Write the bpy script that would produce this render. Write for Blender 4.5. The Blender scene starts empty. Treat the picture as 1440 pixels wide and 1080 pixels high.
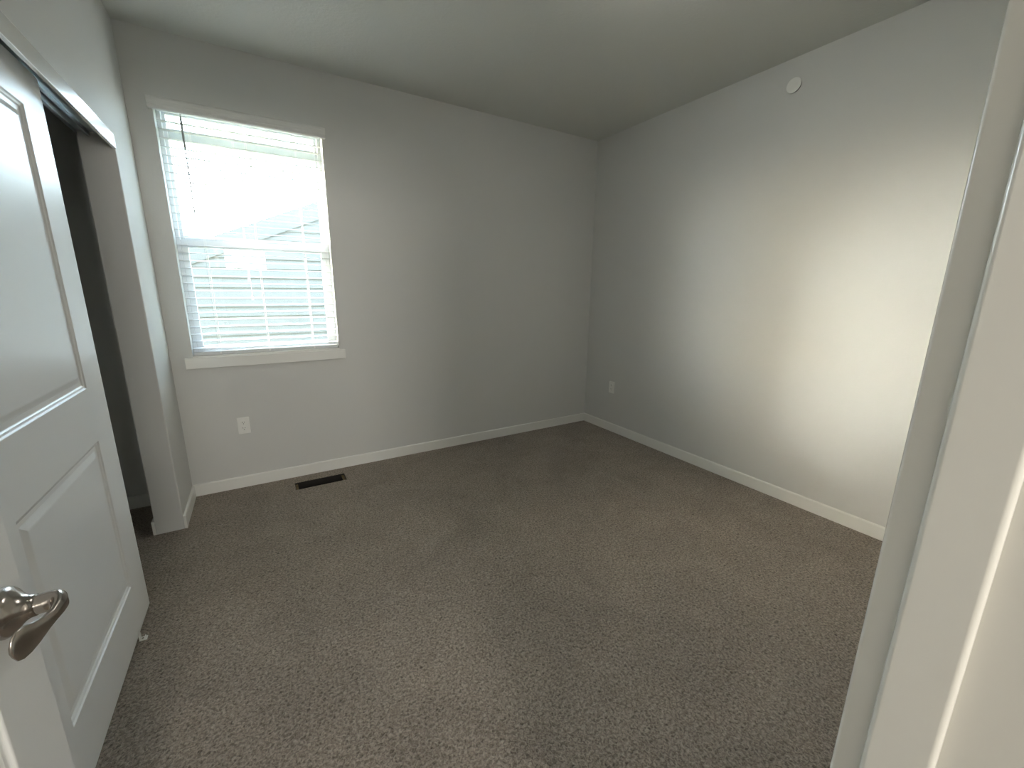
import bpy, bmesh, math, random
from mathutils import Vector, Matrix
C = bpy.context.scene
COL = C.collection
random.seed(4)
R = math.radians

# ---------------------------------------------------------------- camera
cd = bpy.data.cameras.new('camera'); cam = bpy.data.objects.new('camera', cd); COL.objects.link(cam)
cd.sensor_width = 36.0; cd.sensor_fit = 'HORIZONTAL'; cd.lens = 584.2 / 1440 * 36.0
cd.clip_start = 0.02; cd.clip_end = 300
ya, pi_, ro = -0.5465, -0.2241, 0.0100
ca, sa, cb, sb, cc, sc_ = math.cos(ya), math.sin(ya), math.cos(pi_), math.sin(pi_), math.cos(ro), math.sin(ro)
fw = Vector((-sa*cb, ca*cb, sb)); rt = Vector((ca, sa, 0)); up = rt.cross(fw)
r2 = cc*rt + sc_*up; u2 = -sc_*rt + cc*up
M = Matrix((r2, u2, -fw)).transposed().to_4x4()
M.translation = Vector((0.4916, -3.2788, 1.3749))
cam.matrix_world = M
C.camera = cam

# ---------------------------------------------------------------- world, sun, added hall fill light, exposure
SUN_AZ, SUN_EL = R(51.5), R(10.5)          # azimuth left of +Y (the window's outward direction)
w = bpy.data.worlds.new('sky'); C.world = w; w.use_nodes = True
nt = w.node_tree; nt.nodes.clear()
out = nt.nodes.new('ShaderNodeOutputWorld'); bg = nt.nodes.new('ShaderNodeBackground')
sky = nt.nodes.new('ShaderNodeTexSky'); sky.sky_type = 'NISHITA'
sky.sun_disc = False; sky.sun_elevation = R(28); sky.sun_rotation = -SUN_AZ
sky.dust_density = 3.0; sky.air_density = 1.0; sky.ozone_density = 1.0
mixc = nt.nodes.new('ShaderNodeMix'); mixc.data_type = 'RGBA'
mixc.inputs[0].default_value = 0.80
mixc.inputs[7].default_value = (0.66, 0.81, 0.85, 1)       # thin pale cloud over the blue
scl = nt.nodes.new('ShaderNodeVectorMath'); scl.operation = 'SCALE'; scl.inputs[3].default_value = 1.0
nt.links.new(sky.outputs[0], scl.inputs[0])
nt.links.new(scl.outputs[0], mixc.inputs[6])
# hazy aureole round the low sun
GA, GE = R(47), R(6.5)
tcw = nt.nodes.new('ShaderNodeTexCoord'); dp = nt.nodes.new('ShaderNodeVectorMath'); dp.operation = 'DOT_PRODUCT'
dp.inputs[1].default_value = (-math.sin(GA)*math.cos(GE), math.cos(GA)*math.cos(GE), math.sin(GE))
mx = nt.nodes.new('ShaderNodeMath'); mx.operation = 'MAXIMUM'; mx.inputs[1].default_value = 0.0
pw = nt.nodes.new('ShaderNodeMath'); pw.operation = 'POWER'; pw.inputs[1].default_value = 240.0
gs = nt.nodes.new('ShaderNodeVectorMath'); gs.operation = 'SCALE'; gs.inputs[0].default_value = (13.2, 12.9, 12.3)
adw = nt.nodes.new('ShaderNodeVectorMath'); adw.operation = 'ADD'
nt.links.new(tcw.outputs['Generated'], dp.inputs[0]); nt.links.new(dp.outputs['Value'], mx.inputs[0]); nt.links.new(mx.outputs[0], pw.inputs[0])
nt.links.new(pw.outputs[0], gs.inputs['Scale']); nt.links.new(gs.outputs[0], adw.inputs[1]); nt.links.new(mixc.outputs[2], adw.inputs[0])
# a cooler bright cloud bank further left
dp2 = nt.nodes.new('ShaderNodeVectorMath'); dp2.operation = 'DOT_PRODUCT'; G2, E2 = R(64), R(6)
dp2.inputs[1].default_value = (-math.sin(G2)*math.cos(E2), math.cos(G2)*math.cos(E2), math.sin(E2))
mx2 = nt.nodes.new('ShaderNodeMath'); mx2.operation = 'MAXIMUM'; mx2.inputs[1].default_value = 0.0
pw2 = nt.nodes.new('ShaderNodeMath'); pw2.operation = 'POWER'; pw2.inputs[1].default_value = 150.0
gs2 = nt.nodes.new('ShaderNodeVectorMath'); gs2.operation = 'SCALE'; gs2.inputs[0].default_value = (2.4, 3.0, 3.6)
ad2 = nt.nodes.new('ShaderNodeVectorMath'); ad2.operation = 'ADD'
nt.links.new(tcw.outputs['Generated'], dp2.inputs[0]); nt.links.new(dp2.outputs['Value'], mx2.inputs[0]); nt.links.new(mx2.outputs[0], pw2.inputs[0])
nt.links.new(pw2.outputs[0], gs2.inputs['Scale']); nt.links.new(gs2.outputs[0], ad2.inputs[1]); nt.links.new(adw.outputs[0], ad2.inputs[0])
nt.links.new(ad2.outputs[0], bg.inputs[0]); bg.inputs[1].default_value = 8.5
nt.links.new(bg.outputs[0], out.inputs[0])

sl = bpy.data.lights.new('sun', 'SUN'); so = bpy.data.objects.new('sun', sl); COL.objects.link(so)
sl.energy = 0.6; sl.angle = R(2.0); sl.color = (1.0, 0.95, 0.86)
sd = Vector((-math.sin(SUN_AZ)*math.cos(SUN_EL), math.cos(SUN_AZ)*math.cos(SUN_EL), math.sin(SUN_EL)))
so.rotation_euler = sd.to_track_quat('Z', 'Y').to_euler(); so.location = sd*20

hl = bpy.data.lights.new('hall_fill_light', 'AREA'); ho = bpy.data.objects.new('hall_fill_light', hl); COL.objects.link(ho)
HWX, HWZ = 0.42, 1.90
hl.shape = 'RECTANGLE'; hl.size = 0.60; hl.size_y = 0.42; hl.energy = 38; hl.color = (1.0, 0.945, 0.85)   # added to brighten room and jamb; made-up source behind the camera
ho.location = (HWX, -5.46, HWZ); ho.rotation_euler = (R(90), 0, 0)

C.view_settings.view_transform = 'Standard'; C.view_settings.look = 'None'
C.view_settings.gamma = 1.0; C.view_settings.use_curve_mapping = False
C.view_settings.exposure = 0.85
C.cycles.use_denoising = True
C.cycles.max_bounces = 14; C.cycles.diffuse_bounces = 8; C.cycles.glossy_bounces = 5
C.cycles.transparent_max_bounces = 16; C.cycles.sample_clamp_indirect = 8.0

# ---------------------------------------------------------------- materials
def mat(name, col, rough=0.5, metal=0.0, spec=0.5):
    m = bpy.data.materials.new(name); m.use_nodes = True
    b = m.node_tree.nodes['Principled BSDF']
    b.inputs['Base Color'].default_value = (*col, 1); b.inputs['Roughness'].default_value = rough
    b.inputs['Metallic'].default_value = metal; b.inputs['Specular IOR Level'].default_value = spec
    return m
def add_bump(m, scale, strength, dist, detail=2.0, rough_v=0.5):
    n = m.node_tree; b = n.nodes['Principled BSDF']
    tc = n.nodes.new('ShaderNodeTexCoord'); no = n.nodes.new('ShaderNodeTexNoise'); bu = n.nodes.new('ShaderNodeBump')
    no.inputs['Scale'].default_value = scale; no.inputs['Detail'].default_value = detail
    no.inputs['Roughness'].default_value = rough_v
    bu.inputs['Strength'].default_value = strength; bu.inputs['Distance'].default_value = dist
    n.links.new(tc.outputs['Object'], no.inputs['Vector']); n.links.new(no.outputs[0], bu.inputs['Height'])
    n.links.new(bu.outputs[0], b.inputs['Normal'])
    return no
def vary(m, c1, c2, scale, detail=3.0, stretch=None):
    n = m.node_tree; b = n.nodes['Principled BSDF']
    tc = n.nodes.new('ShaderNodeTexCoord'); no = n.nodes.new('ShaderNodeTexNoise'); cr = n.nodes.new('ShaderNodeValToRGB')
    no.inputs['Scale'].default_value = scale; no.inputs['Detail'].default_value = detail
    cr.color_ramp.elements[0].position = 0.35; cr.color_ramp.elements[1].position = 0.65
    cr.color_ramp.elements[0].color = (*c1, 1); cr.color_ramp.elements[1].color = (*c2, 1)
    if stretch:
        mp = n.nodes.new('ShaderNodeMapping'); mp.inputs['Scale'].default_value = stretch
        n.links.new(tc.outputs['Object'], mp.inputs['Vector']); n.links.new(mp.outputs[0], no.inputs['Vector'])
    else:
        n.links.new(tc.outputs['Object'], no.inputs['Vector'])
    n.links.new(no.outputs[0], cr.inputs[0]); n.links.new(cr.outputs[0], b.inputs['Base Color'])

WALL = mat('greige_eggshell_paint', (0.605, 0.608, 0.592), 0.62, spec=0.35); add_bump(WALL, 90, 0.10, 0.004)
CEIL = mat('white_flat_ceiling_paint', (0.62, 0.63, 0.60), 0.9, spec=0.1); add_bump(CEIL, 60, 0.25, 0.006, 4)
TRIM = mat('white_semigloss_trim', (0.78, 0.78, 0.75), 0.32); add_bump(TRIM, 40, 0.03, 0.002)
DOOR = mat('white_semigloss_door', (0.87, 0.87, 0.86), 0.30); add_bump(DOOR, 220, 0.05, 0.001, 3)
JAMB = mat('white_gloss_jamb_paint', (0.63, 0.615, 0.575), 0.2); add_bump(JAMB, 130, 0.06, 0.001, 3)
VINYL = mat('white_vinyl', (0.68, 0.71, 0.73), 0.35)
SLAT = mat('white_faux_wood_slat', (0.62, 0.64, 0.645), 0.42)
VAL = mat('white_faux_wood_valance', (0.72, 0.72, 0.70), 0.45); vary(VAL, (0.69, 0.69, 0.67), (0.75, 0.75, 0.73), 9, 4, (1, 8, 14))
CORD = mat('white_cord', (0.82, 0.82, 0.80), 0.7)
WAND = mat('backlit_dark_acrylic', (0.30, 0.32, 0.31), 0.3)  # grey puts the backlit darkness of a clear wand into its colour
PLATE = mat('white_plastic', (0.80, 0.80, 0.77), 0.35)
SLOT = mat('dark_slot', (0.02, 0.02, 0.02), 0.6)
NICKEL = mat('satin_nickel', (0.41, 0.37, 0.335), 0.22, 1.0); add_bump(NICKEL, 300, 0.03, 0.0005)
ALU = mat('galvanised_track', (0.50, 0.55, 0.57), 0.3, 1.0)
FASC = mat('pale_anodised_fascia', (0.82, 0.82, 0.79), 0.22, 0.35)
DUCT = mat('dark_sheet_metal', (0.012, 0.010, 0.008), 0.6, 0.2)
RIM = mat('raw_wood_subfloor_edge', (0.12, 0.085, 0.035), 0.8); vary(RIM, (0.09, 0.06, 0.025), (0.15, 0.11, 0.05), 60)
SIDING = mat('grey_lap_siding', (0.145, 0.15, 0.147), 0.7); vary(SIDING, (0.138, 0.143, 0.14), (0.152, 0.157, 0.154), 3)
ROOF = mat('grey_shingle', (0.33, 0.34, 0.34), 0.9); vary(ROOF, (0.06, 0.065, 0.065), (0.10, 0.11, 0.11), 7)
GRASS = mat('dry_lawn', (0.24, 0.26, 0.14), 0.95); vary(GRASS, (0.18, 0.21, 0.10), (0.32, 0.32, 0.18), 2.5, 6)
DARKGLASS = mat('dark_house_window', (0.05, 0.06, 0.07), 0.08)

GLASS = bpy.data.materials.new('window_glass'); GLASS.use_nodes = True
g = GLASS.node_tree; g.nodes.clear()
go = g.nodes.new('ShaderNodeOutputMaterial'); gm = g.nodes.new('ShaderNodeMixShader'); gt = g.nodes.new('ShaderNodeBsdfTransparent')
gg = g.nodes.new('ShaderNodeBsdfGlossy'); gf = g.nodes.new('ShaderNodeMath'); gf.operation = 'MULTIPLY_ADD'; gf.inputs[1].default_value = 0.96; gf.inputs[2].default_value = 0.04
gl_ = g.nodes.new('ShaderNodeLayerWeight'); gp = g.nodes.new('ShaderNodeMath'); gp.operation = 'POWER'; gp.inputs[1].default_value = 5.0
g.links.new(gl_.outputs['Facing'], gp.inputs[0]); g.links.new(gp.outputs[0], gf.inputs[0])
gt.inputs[0].default_value = (0.965, 0.985, 0.98, 1); gg.inputs['Roughness'].default_value = 0.01
g.links.new(gf.outputs[0], gm.inputs[0]); g.links.new(gt.outputs[0], gm.inputs[1]); g.links.new(gg.outputs[0], gm.inputs[2])
g.links.new(gm.outputs[0], go.inputs[0])

CARPET = bpy.data.materials.new('taupe_cut_pile_carpet'); CARPET.use_nodes = True
n = CARPET.node_tree; b = n.nodes['Principled BSDF']
b.inputs['Roughness'].default_value = 0.95; b.inputs['Specular IOR Level'].default_value = 0.1
b.inputs['Sheen Weight'].default_value = 0.15; b.inputs['Sheen Roughness'].default_value = 0.5
tc = n.nodes.new('ShaderNodeTexCoord')
def noise(scale, detail=2.0, rough=0.5, dist=0.0):
    x = n.nodes.new('ShaderNodeTexNoise'); x.inputs['Scale'].default_value = scale; x.inputs['Detail'].default_value = detail
    x.inputs['Roughness'].default_value = rough; x.inputs['Distortion'].default_value = dist
    n.links.new(tc.outputs['Object'], x.inputs['Vector']); return x
tuft = noise(112, 4.0, 0.62, 0.7); patch = noise(3.2, 4.0, 0.6, 0.8); mid = noise(22, 2.0, 0.5)
cr = n.nodes.new('ShaderNodeValToRGB')
cr.color_ramp.elements[0].position = 0.30; cr.color_ramp.elements[0].color = (0.080, 0.064, 0.049, 1)
cr.color_ramp.elements[1].position = 0.70; cr.color_ramp.elements[1].color = (0.465, 0.40, 0.335, 1)
n.links.new(tuft.outputs[0], cr.inputs[0])
pr = n.nodes.new('ShaderNodeMapRange'); pr.inputs['From Min'].default_value = 0.3; pr.inputs['From Max'].default_value = 0.7
pr.inputs['To Min'].default_value = 0.87; pr.inputs['To Max'].default_value = 1.13
n.links.new(patch.outputs[0], pr.inputs['Value'])
ml = n.nodes.new('ShaderNodeVectorMath'); ml.operation = 'SCALE'
n.links.new(cr.outputs[0], ml.inputs[0]); n.links.new(pr.outputs[0], ml.inputs['Scale'])
n.links.new(ml.outputs[0], b.inputs['Base Color'])
ad = n.nodes.new('ShaderNodeMath'); ad.operation = 'MULTIPLY_ADD'; ad.inputs[1].default_value = 0.5
n.links.new(mid.outputs[0], ad.inputs[0]); n.links.new(tuft.outputs[0], ad.inputs[2])
bu = n.nodes.new('ShaderNodeBump'); bu.inputs['Strength'].default_value = 0.9; bu.inputs['Distance'].default_value = 0.012
n.links.new(ad.outputs[0], bu.inputs['Height']); n.links.new(bu.outputs[0], b.inputs['Normal'])

# ---------------------------------------------------------------- mesh helpers
def box(bm, x0, x1, y0, y1, z0, z1):
    vs = [bm.verts.new((x, y, z)) for x in (x0, x1) for y in (y0, y1) for z in (z0, z1)]
    for f in ((0,1,3,2), (4,6,7,5), (0,4,5,1), (2,3,7,6), (0,2,6,4), (1,5,7,3)):
        bm.faces.new([vs[i] for i in f])
def prism(bm, poly, axis, a0, a1):
    """extrude a 2-D outline along an axis (0 x: poly is (y,z); 1 y: poly is (x,z))"""
    def v(p, t):
        return bm.verts.new((t, p[0], p[1]) if axis == 0 else (p[0], t, p[1]))
    A = [v(p, a0) for p in poly]; B = [v(p, a1) for p in poly]
    bm.faces.new(A); bm.faces.new(B[::-1])
    for i in range(len(A)):
        j = (i+1) % len(A); bm.faces.new([A[i], B[i], B[j], A[j]])
def sweep(bm, pts, rad, side=Vector((0,0,1)), seg=20):
    """ellipse swept along pts; rad = (along side, across)"""
    pts = [Vector(p) for p in pts]; rings = []
    for i, p in enumerate(pts):
        t = (pts[min(i+1, len(pts)-1)] - pts[max(i-1, 0)]).normalized()
        a = (side - t*side.dot(t)).normalized(); c = t.cross(a)
        rings.append([bm.verts.new(p + a*rad[i][0]*math.cos(2*math.pi*k/seg) + c*rad[i][1]*math.sin(2*math.pi*k/seg)) for k in range(seg)])
    for a, c in zip(rings, rings[1:]):
        for k in range(seg):
            bm.faces.new([a[k], a[(k+1) % seg], c[(k+1) % seg], c[k]])
    bm.faces.new(rings[0][::-1]); bm.faces.new(rings[-1])
def lathe(bm, prof, axis_o, axis_d, seg=40):
    d = Vector(axis_d).normalized(); s = Vector((0,0,1)) if abs(d.z) < 0.9 else Vector((1,0,0))
    a = (s - d*s.dot(d)).normalized(); c = d.cross(a); o = Vector(axis_o); rings = []
    for (h, r) in prof:
        rings.append([bm.verts.new(o + d*h + (a*math.cos(2*math.pi*k/seg) + c*math.sin(2*math.pi*k/seg))*r) for k in range(seg)])
    for p, q in zip(rings, rings[1:]):
        for k in range(seg):
            bm.faces.new([p[k], p[(k+1) % seg], q[(k+1) % seg], q[k]])
    bm.faces.new(rings[0][::-1]); bm.faces.new(rings[-1])
def obj(name, bm, m, parent=None, bevel=0.0, seg=2, smooth=False, loc=None, harden=False):
    bmesh.ops.recalc_face_normals(bm, faces=bm.faces)
    if loc is not None: bmesh.ops.translate(bm, verts=bm.verts, vec=-Vector(loc))
    me = bpy.data.meshes.new(name); bm.to_mesh(me); bm.free()
    me.materials.append(m)
    if smooth or harden:
        for p in me.polygons: p.use_smooth = True
    o = bpy.data.objects.new(name, me); COL.objects.link(o)
    if loc is not None: o.location = loc
    if parent: o.parent = parent
    if bevel:
        md = o.modifiers.new('bevel', 'BEVEL'); md.width = bevel; md.segments = seg; md.limit_method = 'ANGLE'; md.angle_limit = R(35)
        md.harden_normals = harden
    return o
def boxes(*bs):
    bm = bmesh.new()
    for q in bs: box(bm, *q)
    return bm
def struct(name, bm, m, label=None, cat=None, parent=None, **k):
    o = obj(name, bm, m, parent, **k)
    if not parent: o['kind'] = 'structure'
    if label: o['label'] = label; o['category'] = cat
    return o
def empty(name, loc, label, cat, kind=None, group=None):
    o = bpy.data.objects.new(name, None); COL.objects.link(o); o.location = loc
    o.empty_display_size = 0.05
    o['label'] = label; o['category'] = cat
    if kind: o['kind'] = kind
    if group: o['group'] = group
    return o
def part(name, bm, m, parent, **k):
    """mesh given in world coordinates, parented to an unrotated thing"""
    base = parent.location.copy()
    if parent.parent: base = base + parent.parent.location
    bmesh.ops.translate(bm, verts=bm.verts, vec=-base)
    return obj(name, bm, m, parent, **k)

# ---------------------------------------------------------------- sizes
W, H = 3.405, 2.74
YF = -3.183                       # room side of the doorway wall
YH = -3.303                       # hall side
JX = 0.885                        # right jamb face
LX = 0.118                        # left jamb face
CY0, CY1 = -0.445, -2.10          # closet opening along the left wall
WX0, WX1, WZ0, WZ1 = 0.113, 0.983, 0.930, 2.385   # window opening
VX0, VX1, VY0, VY1 = 0.592, 0.928, -0.242, -0.114   # floor register hole

# ---------------------------------------------------------------- floor, ceiling, walls
bm = bmesh.new()
xs = [-0.9, VX0, VX1, 3.6]; ys = [-5.6, VY0, VY1, 0.16]
gv = [[bm.verts.new((x, y, 0)) for y in ys] for x in xs]
for i in range(3):
    for j in range(3):
        if (i, j) != (1, 1):
            bm.faces.new([gv[i][j], gv[i+1][j], gv[i+1][j+1], gv[i][j+1]])
ret = bmesh.ops.extrude_face_region(bm, geom=list(bm.faces))
bmesh.ops.translate(bm, verts=[v for v in ret['geom'] if isinstance(v, bmesh.types.BMVert)], vec=(0, 0, -0.022))
struct('floor', bm, CARPET, 'taupe cut-pile carpet covering the whole bedroom floor', 'carpet')
struct('ceiling', boxes((-0.9, 3.6, -5.6, 0.16, H, H+0.1)), CEIL, 'textured off-white bedroom ceiling', 'ceiling')
struct('wall_back', boxes((-0.9, WX0, 0, 0.16, -0.02, H), (WX1, W+0.15, 0, 0.16, -0.02, H),
                          (WX0, WX1, 0, 0.16, -0.02, WZ0), (WX0, WX1, 0, 0.16, WZ1, H)), WALL,
       'greige painted wall holding the window with blinds', 'wall')
struct('wall_right', boxes((W, W+0.15, -5.6, 0, -0.02, H)), WALL, 'long greige wall lit by the window with a white disc high up', 'wall')
bm = bmesh.new()
prism(bm, [(0.0, -0.02), (0.0, H), (YF, H), (YF, -0.02), (CY1, -0.02), (CY1, 2.072), (CY0, 2.072), (CY0, -0.02)], 0, -0.13, 0.0)
struct('wall_left', bm, WALL, 'greige wall around the closet opening at left', 'wall', bevel=0.006, seg=3)
struct('wall_closet', boxes((-0.85, -0.75, YF, 0, -0.02, H), (-0.75, -0.13, YF, -2.6, -0.02, H)), WALL,
       'dark closet wall seen through the gap beside the sliding door', 'wall')
struct('wall_front', boxes((-0.9, LX-0.02, YH, YF, -0.02, H), (JX+0.02, W, YH, YF, -0.02, H), (LX-0.02, JX+0.02, YH, YF, 2.06, H)), WALL,
       'greige wall around the entry doorway', 'wall')
struct('wall_hall', boxes((-0.9, W, -5.6, -5.5, -0.02, H), (-0.9, -0.8, -5.5, YH, -0.02, H)), WALL,
       'greige hallway wall behind the camera', 'wall')

bm = boxes((HWX-0.36, HWX-0.30, -5.4995, -5.45, HWZ-0.27, HWZ+0.27), (HWX+0.30, HWX+0.36, -5.4995, -5.45, HWZ-0.27, HWZ+0.27),
           (HWX-0.30, HWX+0.30, -5.4995, -5.45, HWZ-0.27, HWZ-0.21), (HWX-0.30, HWX+0.30, -5.4995, -5.45, HWZ+0.21, HWZ+0.27))
struct('hall_fill_frame', bm, VINYL, 'white frame added around the hall fill light behind the camera', 'window')  # made-up frame round the added fill light; solid wall behind
# baseboards (eased top edge)
BH, BT = 0.081, 0.013
def base_profile(sign=1):
    return [(0, 0), (BT*sign, 0), (BT*sign, BH-0.006), ((BT-0.004)*sign, BH), (0, BH)]
bm = bmesh.new(); prism(bm, [(-p[0], p[1]) for p in base_profile()], 0, 0.0, W)
struct('baseboard_back', bm, TRIM, 'white baseboard under the window wall', 'baseboard')
bm = bmesh.new(); prism(bm, [(W-p[0], p[1]) for p in base_profile()], 1, YF, -BT)
struct('baseboard_right', bm, TRIM, 'white baseboard along the long right wall', 'baseboard')
bm = bmesh.new(); prism(bm, base_profile(), 1, CY0-0.002, -BT)
struct('baseboard_left', bm, TRIM, 'short white baseboard on the wall stub beside the closet', 'baseboard', bevel=0.002)
bm = bmesh.new(); box(bm, -0.75, -0.738, -2.6, 0, 0, 0.081); box(bm, -0.142, -0.13, CY0-0.002, -0.01, 0, BH); box(bm, -0.738, -0.142, -0.012, 0, 0, 0.081)
struct('baseboard_closet', bm, TRIM, 'white baseboard inside the dark closet', 'baseboard')

# ---------------------------------------------------------------- window
win = empty('window_1', (0.548, 0.1, 0.95), 'white vinyl single-hung window behind the slatted blind', 'window', 'structure')
fx0, fx1, fz0, fz1 = WX0, WX1, 0.945, WZ1
def frame_bm(x0, x1, z0, z1, wl, wr, wb, wt, y0, y1):
    return boxes((x0, x0+wl, y0, y1, z0, z1), (x1-wr, x1, y0, y1, z0, z1),
                 (x0+wl, x1-wr, y0, y1, z0, z0+wb), (x0+wl, x1-wr, y0, y1, z1-wt, z1))
part('window_frame', frame_bm(fx0, fx1, fz0, fz1, 0.022, 0.022, 0.02, 0.016, 0.085, 0.155), VINYL, win, bevel=0.003)
us = part('upper_sash', frame_bm(0.132, 0.964, 1.640, 2.369, 0.02, 0.02, 0.042, 0.012, 0.112, 0.138), VINYL, win, bevel=0.002)
part('pane', boxes((0.150, 0.946, 0.124, 0.128, 1.680, 2.359)), GLASS, us)
ls = part('lower_sash', frame_bm(0.134, 0.962, 0.950, 1.655, 0.034, 0.034, 0.045, 0.046, 0.082, 0.110), VINYL, win, bevel=0.002)
part('pane', boxes((0.166, 0.930, 0.094, 0.098, 0.993, 1.611)), GLASS, ls)
part('screen_bar', boxes((0.134, 0.962, 0.140, 0.152, 2.228, 2.292)), VINYL, win, bevel=0.002)
for lx in (0.325, 0.752):
    bm = boxes((lx-0.03, lx+0.03, 0.083, 0.108, 1.655, 1.662)); lathe(bm, [(0, 0.012), (0.01, 0.012), (0.012, 0.009)], (lx, 0.096, 1.660), (0, 0, 1), 16)
    box(bm, lx-0.002, lx+0.032, 0.086, 0.094, 1.665, 1.672)
    part('sash_lock', bm, VINYL, ls, bevel=0.001)
# stool with its apron face
bm = boxes((WX0, WX1, -0.018, 0.09, 0.925, 0.942), (0.071, 1.022, -0.024, -0.0005, 0.862, 0.930))
part('window_sill', bm, TRIM, win, bevel=0.003)

# ---------------------------------------------------------------- blind
bl = empty('window_blind', (0.548, 0.035, 2.38), 'white two-inch slatted blind hanging open in the window', 'blind')
bm = bmesh.new()
# valance: moulded face plus short returns
vp = [(-0.030, 2.333), (-0.040, 2.338), (-0.040, 2.352), (-0.043, 2.358), (-0.043, 2.385), (-0.040, 2.392), (-0.034, 2.398), (-0.026, 2.398), (-0.026, 2.333)]
prism(bm, vp, 0, 0.094, 1.002); box(bm, 0.094, 0.103, -0.026, -0.0005, 2.336, 2.396); box(bm, 0.993, 1.002, -0.026, -0.0005, 2.336, 2.396)
part('valance', bm, VAL, bl, bevel=0.0015)
part('headrail', boxes((WX0+0.008, WX1-0.006, 0.008, 0.062, 2.352, 2.380)), SLAT, bl, bevel=0.002)
SX0, SX1 = WX0+0.006, WX1-0.004
bm = bmesh.new(); PITCH = 0.0452; NS = 30; TILT = R(4.5)
z_top = 2.296
slat_z = []
for i in range(NS):
    z = z_top - i*PITCH
    if z < 0.985: break
    slat_z.append(z)
    n_ = 6; top = []; bot = []
    for k in range(n_+1):
        v = (k/n_ - 0.5)*0.050
        crown = 0.0016*(1 - (2*v/0.05)**2)
        yy = 0.035 + v*math.cos(TILT); zz = z + v*math.sin(TILT) + crown
        top.append((yy, zz+0.0013)); bot.append((yy, zz-0.0013))
    prism(bm, top + bot[::-1], 0, SX0, SX1)
part('slats', bm, SLAT, bl)
br = part('bottom_rail', boxes((SX0, SX1, 0.010, 0.060, 0.9425, 0.962)), SLAT, bl, bevel=0.003)
for px in (0.262, 0.541, 0.820):
    bm = bmesh.new(); lathe(bm, [(0, 0.006), (0.002, 0.006), (0.003, 0.004)], (px, 0.0105, 0.953), (0, -1, 0), 14)
    part('plug', bm, PLATE, br)
for px in (0.262, 0.541, 0.820):
    bm = bmesh.new()
    for yy in (0.0085, 0.0615):
        for dx in (-0.004, 0.004):
            sweep(bm, [(px+dx, yy, 2.354), (px+dx, yy, 0.955)], [(0.0007, 0.0007)]*2, Vector((1, 0, 0)), 6)
    for z in slat_z:
        sweep(bm, [(px-0.004, 0.0085, z-0.0045), (px-0.004, 0.0615, z-0.0005)], [(0.0006, 0.0006)]*2, Vector((0, 0, 1)), 6)
    part('ladder_cord', bm, CORD, bl)
bm = bmesh.new()
sweep(bm, [(0.236, -0.012, 2.345), (0.236, -0.012, 2.318)], [(0.0025, 0.0025)]*2, Vector((1, 0, 0)), 8)
lathe(bm, [(0, 0.0035), (0.012, 0.0058), (0.03, 0.0062), (0.165, 0.0060), (0.175, 0.0032), (0.50, 0.0030), (0.505, 0.004), (0.52, 0.004)], (0.236, -0.012, 2.322), (0, 0, -1), 6)  # top thickened to keep its backlit dark look
part('tilt_wand', bm, WAND, bl)
for k, (cx, zb) in enumerate(((0.470, 1.44), (0.478, 1.32))):
    bm = bmesh.new()
    sweep(bm, [(cx, 0.066, 2.332), (cx, 0.066, zb)], [(0.0009, 0.0009)]*2, Vector((1, 0, 0)), 6)
    lathe(bm, [(0, 0.002), (0.008, 0.004), (0.03, 0.006), (0.034, 0.004)], (cx, 0.066, zb+0.002), (0, 0, -1), 10)
    part('lift_cord', bm, CORD, bl)

# ---------------------------------------------------------------- panelled door leaf
RINGS = [(0.0, 0.0), (0.003, -0.0045), (0.009, -0.006), (0.013, -0.0095), (0.027, -0.0095), (0.031, -0.0085), (0.046, -0.0035), (0.050, -0.003)]
def leaf_bm(width, z0, z1, thick, panels):
    """leaf in the local (u along width, v out of the face, z): both faces carry sunk panels"""
    bm = bmesh.new()
    def face(v0, s):
        us = sorted({0.0, width, *[p[0] for p in panels], *[p[1] for p in panels]})
        zs = sorted({z0, z1, *[p[2] for p in panels], *[p[3] for p in panels]})
        grid = {(u, z): bm.verts.new((u, v0, z)) for u in us for z in zs}
        for i in range(len(us)-1):
            for j in range(len(zs)-1):
                uc, zc = (us[i]+us[i+1])/2, (zs[j]+zs[j+1])/2
                if any(p[0] < uc < p[1] and p[2] < zc < p[3] for p in panels): continue
                bm.faces.new([grid[us[i], zs[j]], grid[us[i+1], zs[j]], grid[us[i+1], zs[j+1]], grid[us[i], zs[j+1]]])
        for p in panels:
            prev = None
            for (ins, dep) in RINGS:
                q = [(p[0]+ins, p[2]+ins), (p[1]-ins, p[2]+ins), (p[1]-ins, p[3]-ins), (p[0]+ins, p[3]-ins)]
                if prev is None:
                    cur = [grid[c] for c in q]
                else:
                    cur = [bm.verts.new((c[0], v0 + s*dep, c[1])) for c in q]
                    for k in range(4):
                        bm.faces.new([prev[k], prev[(k+1) % 4], cur[(k+1) % 4], cur[k]])
                prev = cur
            bm.faces.new(prev)
        return us, zs, grid
    us, zs, A = face(thick, 1); _, _, B = face(0.0, -1)
    for a, c in zip(zs, zs[1:]):
        for u in (0.0, width):
            bm.faces.new([A[u, a], A[u, c], B[u, c], B[u, a]])
    for a, c in zip(us, us[1:]):
        for z in (zs[0], zs[-1]):
            bm.faces.new([A[a, z], A[c, z], B[c, z], B[a, z]])
    return bm
def place(bm, origin, udir, vdir):
    u, v, o = Vector(udir), Vector(vdir), Vector(origin)
    for q in bm.verts:
        c = q.co.copy(); q.co = o + u*c.x + v*c.y + Vector((0, 0, c.z))

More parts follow.
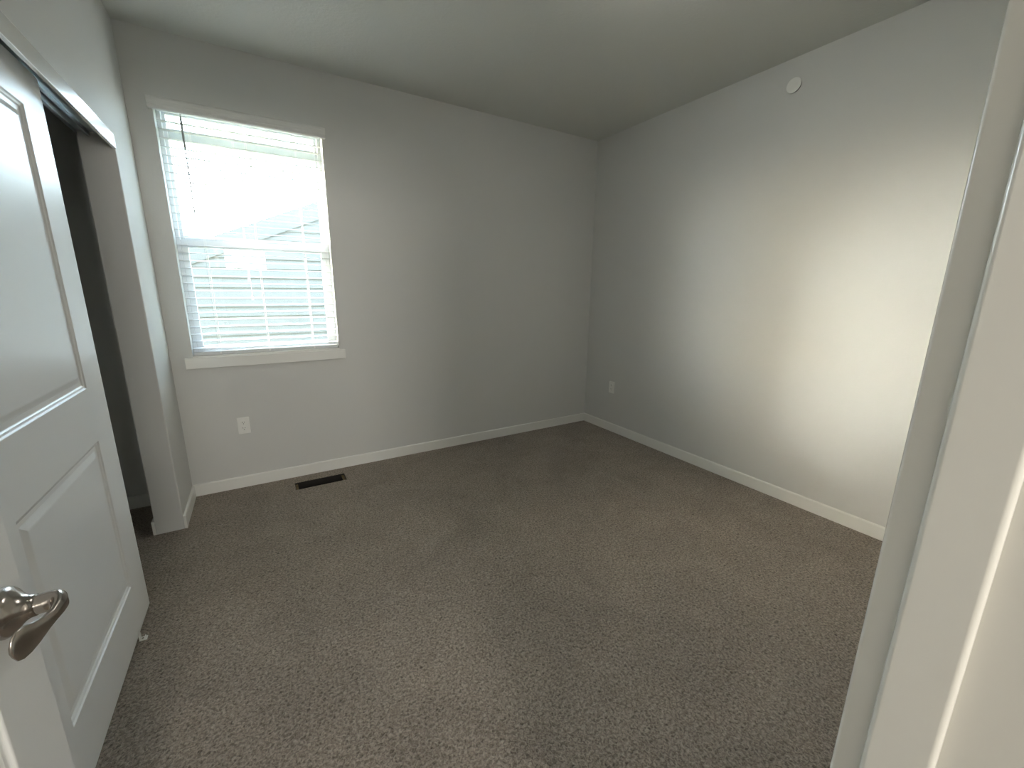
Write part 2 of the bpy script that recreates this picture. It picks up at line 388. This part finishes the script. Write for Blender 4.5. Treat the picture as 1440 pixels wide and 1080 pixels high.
# sliding closet door: front face x = -0.050
D2F = -0.050; DY0, DY1 = -1.113, -2.090
d2 = empty('door_1', (D2F-0.017, (DY0+DY1)/2, 0.0), 'white two-panel sliding closet door half covering the opening', 'door', 'structure')
dw = DY0-DY1
bm = leaf_bm(dw, 0.010, 2.042, 0.034, [(0.172, dw-0.175, 0.212, 0.824), (0.172, dw-0.175, 1.020, 1.912)])
place(bm, (D2F-0.034, DY0, 0), (0, -1, 0), (1, 0, 0))
part('slab', bm, DOOR, d2, bevel=0.0015)

# track and fascia above the closet
tr = empty('closet_track', (-0.07, (CY0+CY1)/2, 2.066), 'grey metal sliding-door track under the closet header', 'track')
bm = bmesh.new()
y0, y1 = CY1+0.002, CY0-0.002
box(bm, -0.128, -0.012, y0, y1, 2.064, 2.0715)
for x in (-0.126, -0.090, -0.084, -0.034):
    box(bm, x, x+0.0025, y0, y1, 2.046, 2.064)
for x in (-0.0875, -0.031):
    box(bm, x-0.004, x+0.004, y0, y1, 2.046, 2.049)
part('rail', bm, ALU, tr)
bm = boxes((-0.011, 0.0035, y0, y1+0.004, 2.006, 2.0715))
part('fascia', bm, FASC, tr, bevel=0.002)

sh = empty('closet_shelf', (-0.55, -1.3, 1.72), 'dim white shelf inside the dark closet', 'shelf')
part('board', boxes((-0.7495, -0.40, -2.6, -0.002, 1.72, 1.738)), TRIM, sh)
bm = bmesh.new(); sweep(bm, [(-0.46, -2.6, 1.66), (-0.46, -0.002, 1.66)], [(0.016, 0.016)]*2, Vector((0, 0, 1)), 16)
part('rod', bm, ALU, sh)

fg = empty('floor_guide', (-0.030, -1.335, 0), 'small white plastic guide on the carpet beside the sliding door', 'door guide')
bm = boxes((-0.046, -0.022, -1.345, -1.323, 0.0, 0.004), (-0.046, -0.042, -1.345, -1.323, 0.004, 0.026), (-0.030, -0.026, -1.342, -1.326, 0.004, 0.012))
part('bracket', bm, PLATE, fg, bevel=0.001)
bm = bmesh.new(); lathe(bm, [(0, 0.004), (0.002, 0.0035), (0.0025, 0.001)], (-0.036, -1.335, 0.004), (0, 0, 1), 12)
part('screw', bm, NICKEL, fg)

# ---------------------------------------------------------------- entry doorway trim and door
bm = boxes((JX, JX+0.0195, YH, YF, 0, 2.045), (LX-0.0195, LX, YH, YF, 0, 2.045), (LX, JX, YH, YF, 2.045, 2.0595))
struct('trim_1', bm, JAMB, 'glossy white entry door jamb running down the right edge', 'door jamb', bevel=0.003, seg=5, harden=True)
sy0, sy1 = -3.2408, -3.2025
bm = boxes((JX-0.009, JX-0.0002, sy0, sy1, 0, 2.036), (LX+0.0002, LX+0.009, sy0, sy1, 0, 2.036), (LX+0.009, JX-0.009, sy0, sy1, 2.036, 2.0448))
struct('trim_2', bm, JAMB, 'narrow white door stop strip on the entry jamb', 'door stop', bevel=0.004, seg=5, harden=True)
bm = boxes((JX+0.045, JX+0.100, YF+0.0002, YF+0.010, 0, 2.12), (LX-0.100, LX-0.045, YF+0.0002, YF+0.010, 0, 2.12), (LX-0.045, JX+0.045, YF+0.0002, YF+0.010, 2.065, 2.12))
struct('trim_3', bm, TRIM, 'white casing around the room side of the entry doorway', 'door casing', bevel=0.003)

XF = 0.150; YL = -2.445; LW = 0.735                  # hall-side face of the open leaf, latch edge, leaf width
d1 = empty('door_2', (XF, YL-LW, 0.0), 'white entry door swung open at far left with a nickel lever', 'door', 'structure')
bm = leaf_bm(LW, 0.012, 2.035, 0.034, [(0.122, LW-0.122, 0.235, 0.845), (0.122, LW-0.122, 1.035, 1.915)])
place(bm, (XF-0.034, YL, 0), (0, -1, 0), (1, 0, 0))
part('slab', bm, DOOR, d1, bevel=0.003, seg=4)
LZ, LY = 0.937, YL-0.063
bm = bmesh.new()
path = [(0.018, 0, 0), (0.030, 0, 0), (0.042, 0, 0), (0.050, -0.001, 0), (0.056, -0.004, 0), (0.0595, -0.010, -0.001), (0.060, -0.019, -0.002),
        (0.058, -0.031, -0.004), (0.0535, -0.043, -0.006), (0.048, -0.055, -0.008), (0.0435, -0.065, -0.008), (0.0395, -0.074, -0.008), (0.037, -0.081, -0.008), (0.0357, -0.085, -0.008), (0.0350, -0.087, -0.008)]
rad = [(0.015, 0.015), (0.0135, 0.0135), (0.0135, 0.0135), (0.0150, 0.0125), (0.0150, 0.0110), (0.0140, 0.0085), (0.0115, 0.0068),
       (0.0095, 0.0056), (0.0115, 0.0048), (0.0165, 0.0044), (0.0205, 0.0042), (0.0210, 0.0038), (0.0170, 0.0034), (0.0090, 0.0026), (0.002, 0.001)]
sweep(bm, [(XF+p[0], LY+p[1], LZ+p[2]) for p in path], rad, Vector((0, 0, 1)), 28)
hd = part('lever_handle', bm, NICKEL, d1, smooth=True); hd['label'] = 'curved satin nickel lever handle'
bm = bmesh.new()
lathe(bm, [(0.0002, 0.034), (0.004, 0.0345), (0.009, 0.033), (0.013, 0.0295), (0.017, 0.024), (0.022, 0.0185), (0.028, 0.0155), (0.034, 0.0145)], (XF, LY, LZ), (1, 0, 0), 48)
part('rose', bm, NICKEL, hd, smooth=True)

# ---------------------------------------------------------------- outlets
def outlet(loc, rz, label):
    t = empty('wall_outlet', loc, label, 'outlet'); t.rotation_euler = (0, 0, rz); t['group'] = 'white duplex wall outlets'
    bm = boxes((-0.0355, 0.0355, -0.0055, 0, -0.058, 0.058)); obj('cover_plate', bm, PLATE, t, bevel=0.003, seg=3)
    for s in (1, -1):
        bm = bmesh.new()
        pr_ = []
        for k in range(24):
            a = 2*math.pi*k/24; pr_.append((0.0172*math.cos(a), max(-0.0135, min(0.0135, 0.0172*math.sin(a))) + s*0.0196))
        prism(bm, pr_, 1, -0.0075, -0.0054)
        rc = obj('receptacle', bm, PLATE, t)
        bm = boxes((-0.0075, -0.0052, -0.0078, -0.0074, s*0.0196+0.000, s*0.0196+0.009), (0.0052, 0.0075, -0.0078, -0.0074, s*0.0196+0.001, s*0.0196+0.008))
        lathe(bm, [(0, 0.0026), (0.0004, 0.0026)], (0, -0.0074, s*0.0196-0.0065), (0, -1, 0), 10)
        obj('slot', bm, SLOT, rc)
    bm = bmesh.new(); lathe(bm, [(0, 0.0035), (0.001, 0.0032), (0.0014, 0.002)], (0, -0.0055, 0), (0, -1, 0), 12)
    obj('screw', bm, PLATE, t)
    return t
outlet((0.331, 0, 0.445), 0, 'white duplex outlet on the wall below the window')
outlet((W, -0.384, 0.444), -math.pi/2, 'white duplex outlet low on the right wall near the corner')

# ---------------------------------------------------------------- sprinkler cover disc
sp = empty('sprinkler_cover', (W, -1.728, 2.586), 'round white concealed sprinkler cover disc high on the right wall', 'sprinkler cover')
bm = bmesh.new(); lathe(bm, [(0.009, 0.0385), (0.010, 0.0415), (0.013, 0.0415), (0.014, 0.040)], (W, -1.728, 2.586), (-1, 0, 0), 48)
part('cover_disc', bm, PLATE, sp)
bm = bmesh.new(); lathe(bm, [(0.0, 0.038), (0.009, 0.036)], (W, -1.728, 2.586), (-1, 0, 0), 32)
part('shadow_gap_collar', bm, SLOT, sp)  # black ring paints in the shadow gap behind the disc

# ---------------------------------------------------------------- open floor register
fv = empty('floor_vent', ((VX0+VX1)/2, (VY0+VY1)/2, -0.02), 'open uncovered floor duct hole in the carpet near the baseboard', 'vent')
t_ = 0.003
bm = boxes((VX0, VX0+t_, VY0, VY1, -0.25, -0.004), (VX1-t_, VX1, VY0, VY1, -0.25, -0.004), (VX0+t_, VX1-t_, VY0, VY0+t_, -0.25, -0.004),
           (VX0+t_, VX1-t_, VY1-t_, VY1, -0.25, -0.004), (VX0, VX1, VY0, VY1, -0.253, -0.25))
part('duct_boot', bm, DUCT, fv)
for x0, x1 in ((VX0+0.004, VX0+0.020), (VX1-0.020, VX1-0.004)):
    part('wood_edge', boxes((x0, x1, VY0+0.004, VY1-0.004, -0.030, -0.014)), RIM, fv)

# ---------------------------------------------------------------- added fill lamp (brightens the dark walls, unseen above the frame)
FILL_LAMP = bpy.data.materials.new('fill_light_opal'); FILL_LAMP.use_nodes = True
q = FILL_LAMP.node_tree.nodes['Principled BSDF']; q.inputs['Base Color'].default_value = (0.8, 0.8, 0.78, 1)
q.inputs['Emission Color'].default_value = (1.0, 0.985, 0.94, 1); q.inputs['Emission Strength'].default_value = 12.5
LPX, LPY = 2.05, -2.0
lp = empty('ceiling_fill_lamp', (LPX, LPY, H), 'added fill light shaped as an opal dome on the bedroom ceiling', 'lamp')
bm = bmesh.new(); lathe(bm, [(0.0005, 0.19), (0.03, 0.19), (0.034, 0.186)], (LPX, LPY, H), (0, 0, -1), 48)
part('fill_lamp_base', bm, NICKEL, lp)
bm = bmesh.new(); lathe(bm, [(0.034, 0.178), (0.05, 0.175), (0.07, 0.16), (0.09, 0.13), (0.104, 0.085), (0.110, 0.03), (0.111, 0.004)], (LPX, LPY, H), (0, 0, -1), 48)
part('fill_lamp_shade', bm, FILL_LAMP, lp, smooth=True)

# ---------------------------------------------------------------- outside
GZ = -1.2
struct('ground', boxes((-60, 60, 0.5, 90, GZ-0.1, GZ)), GRASS, 'lawn outside the window', 'lawn')
struct('wall_exterior', boxes((-9, WX0, 0.162, 0.20, GZ, 5.6), (WX1, 11, 0.162, 0.20, GZ, 5.6), (WX0, WX1, 0.162, 0.20, GZ, WZ0-0.01), (WX0, WX1, 0.162, 0.20, WZ1, 5.6)), SIDING,
       'outer siding of the house around the bedroom window', 'wall')
hs = empty('house', (4.0, 5.3, GZ), 'grey gabled neighbouring house outside the window', 'house')
SLP = 0.434; XR, ZR = 4.2, 2.17+0.434*(4.2-0.03)
XE = -1.7; XE2 = XR + (XR-XE)
def roofz(x): return ZR - SLP*abs(x-XR)
bm = bmesh.new(); z = GZ
while z < ZR-0.25:
    z2 = z+0.16; zc = z2+0.10
    xl = max(XE+0.35, XR-(ZR-zc)/SLP); xr_ = min(XE2-0.35, XR+(ZR-zc)/SLP)
    if xr_ > xl:
        # each course tapers like a lap board
        vs = [bm.verts.new(p) for p in ((xl, 5.28, z), (xr_, 5.28, z), (xr_, 5.297, z2), (xl, 5.297, z2), (xl, 5.30, z), (xr_, 5.30, z), (xr_, 5.30, z2), (xl, 5.30, z2))]
        for f in ((0,1,2,3), (4,7,6,5), (0,4,5,1), (3,2,6,7), (0,3,7,4), (1,5,6,2)): bm.faces.new([vs[i] for i in f])
    z = z2
prism(bm, [(XE+0.36, GZ), (XE2-0.36, GZ), (XE2-0.36, roofz(XE2-0.36)-0.145), (XR, ZR-0.145), (XE+0.36, roofz(XE+0.36)-0.145)], 1, 5.299, 13.0)
part('siding_wall', bm, SIDING, hs)
bm = bmesh.new()
prism(bm, [(XE, roofz(XE)), (XR, ZR), (XR, ZR-0.14), (XE, roofz(XE)-0.14)], 1, 5.277, 13.3)
prism(bm, [(XE2, roofz(XE2)), (XR, ZR), (XR, ZR-0.14), (XE2, roofz(XE2)-0.14)], 1, 5.277, 13.3)
part('roof', bm, ROOF, hs)
bm = bmesh.new()
prism(bm, [(XE, roofz(XE)-0.01), (XR, ZR-0.01), (XR, ZR-0.30), (XE, roofz(XE)-0.30)], 1, 5.264, 5.2765)
prism(bm, [(XE2, roofz(XE2)-0.01), (XR, ZR-0.01), (XR, ZR-0.30), (XE2, roofz(XE2)-0.30)], 1, 5.264, 5.2765)
part('rake_board', bm, SIDING, hs)
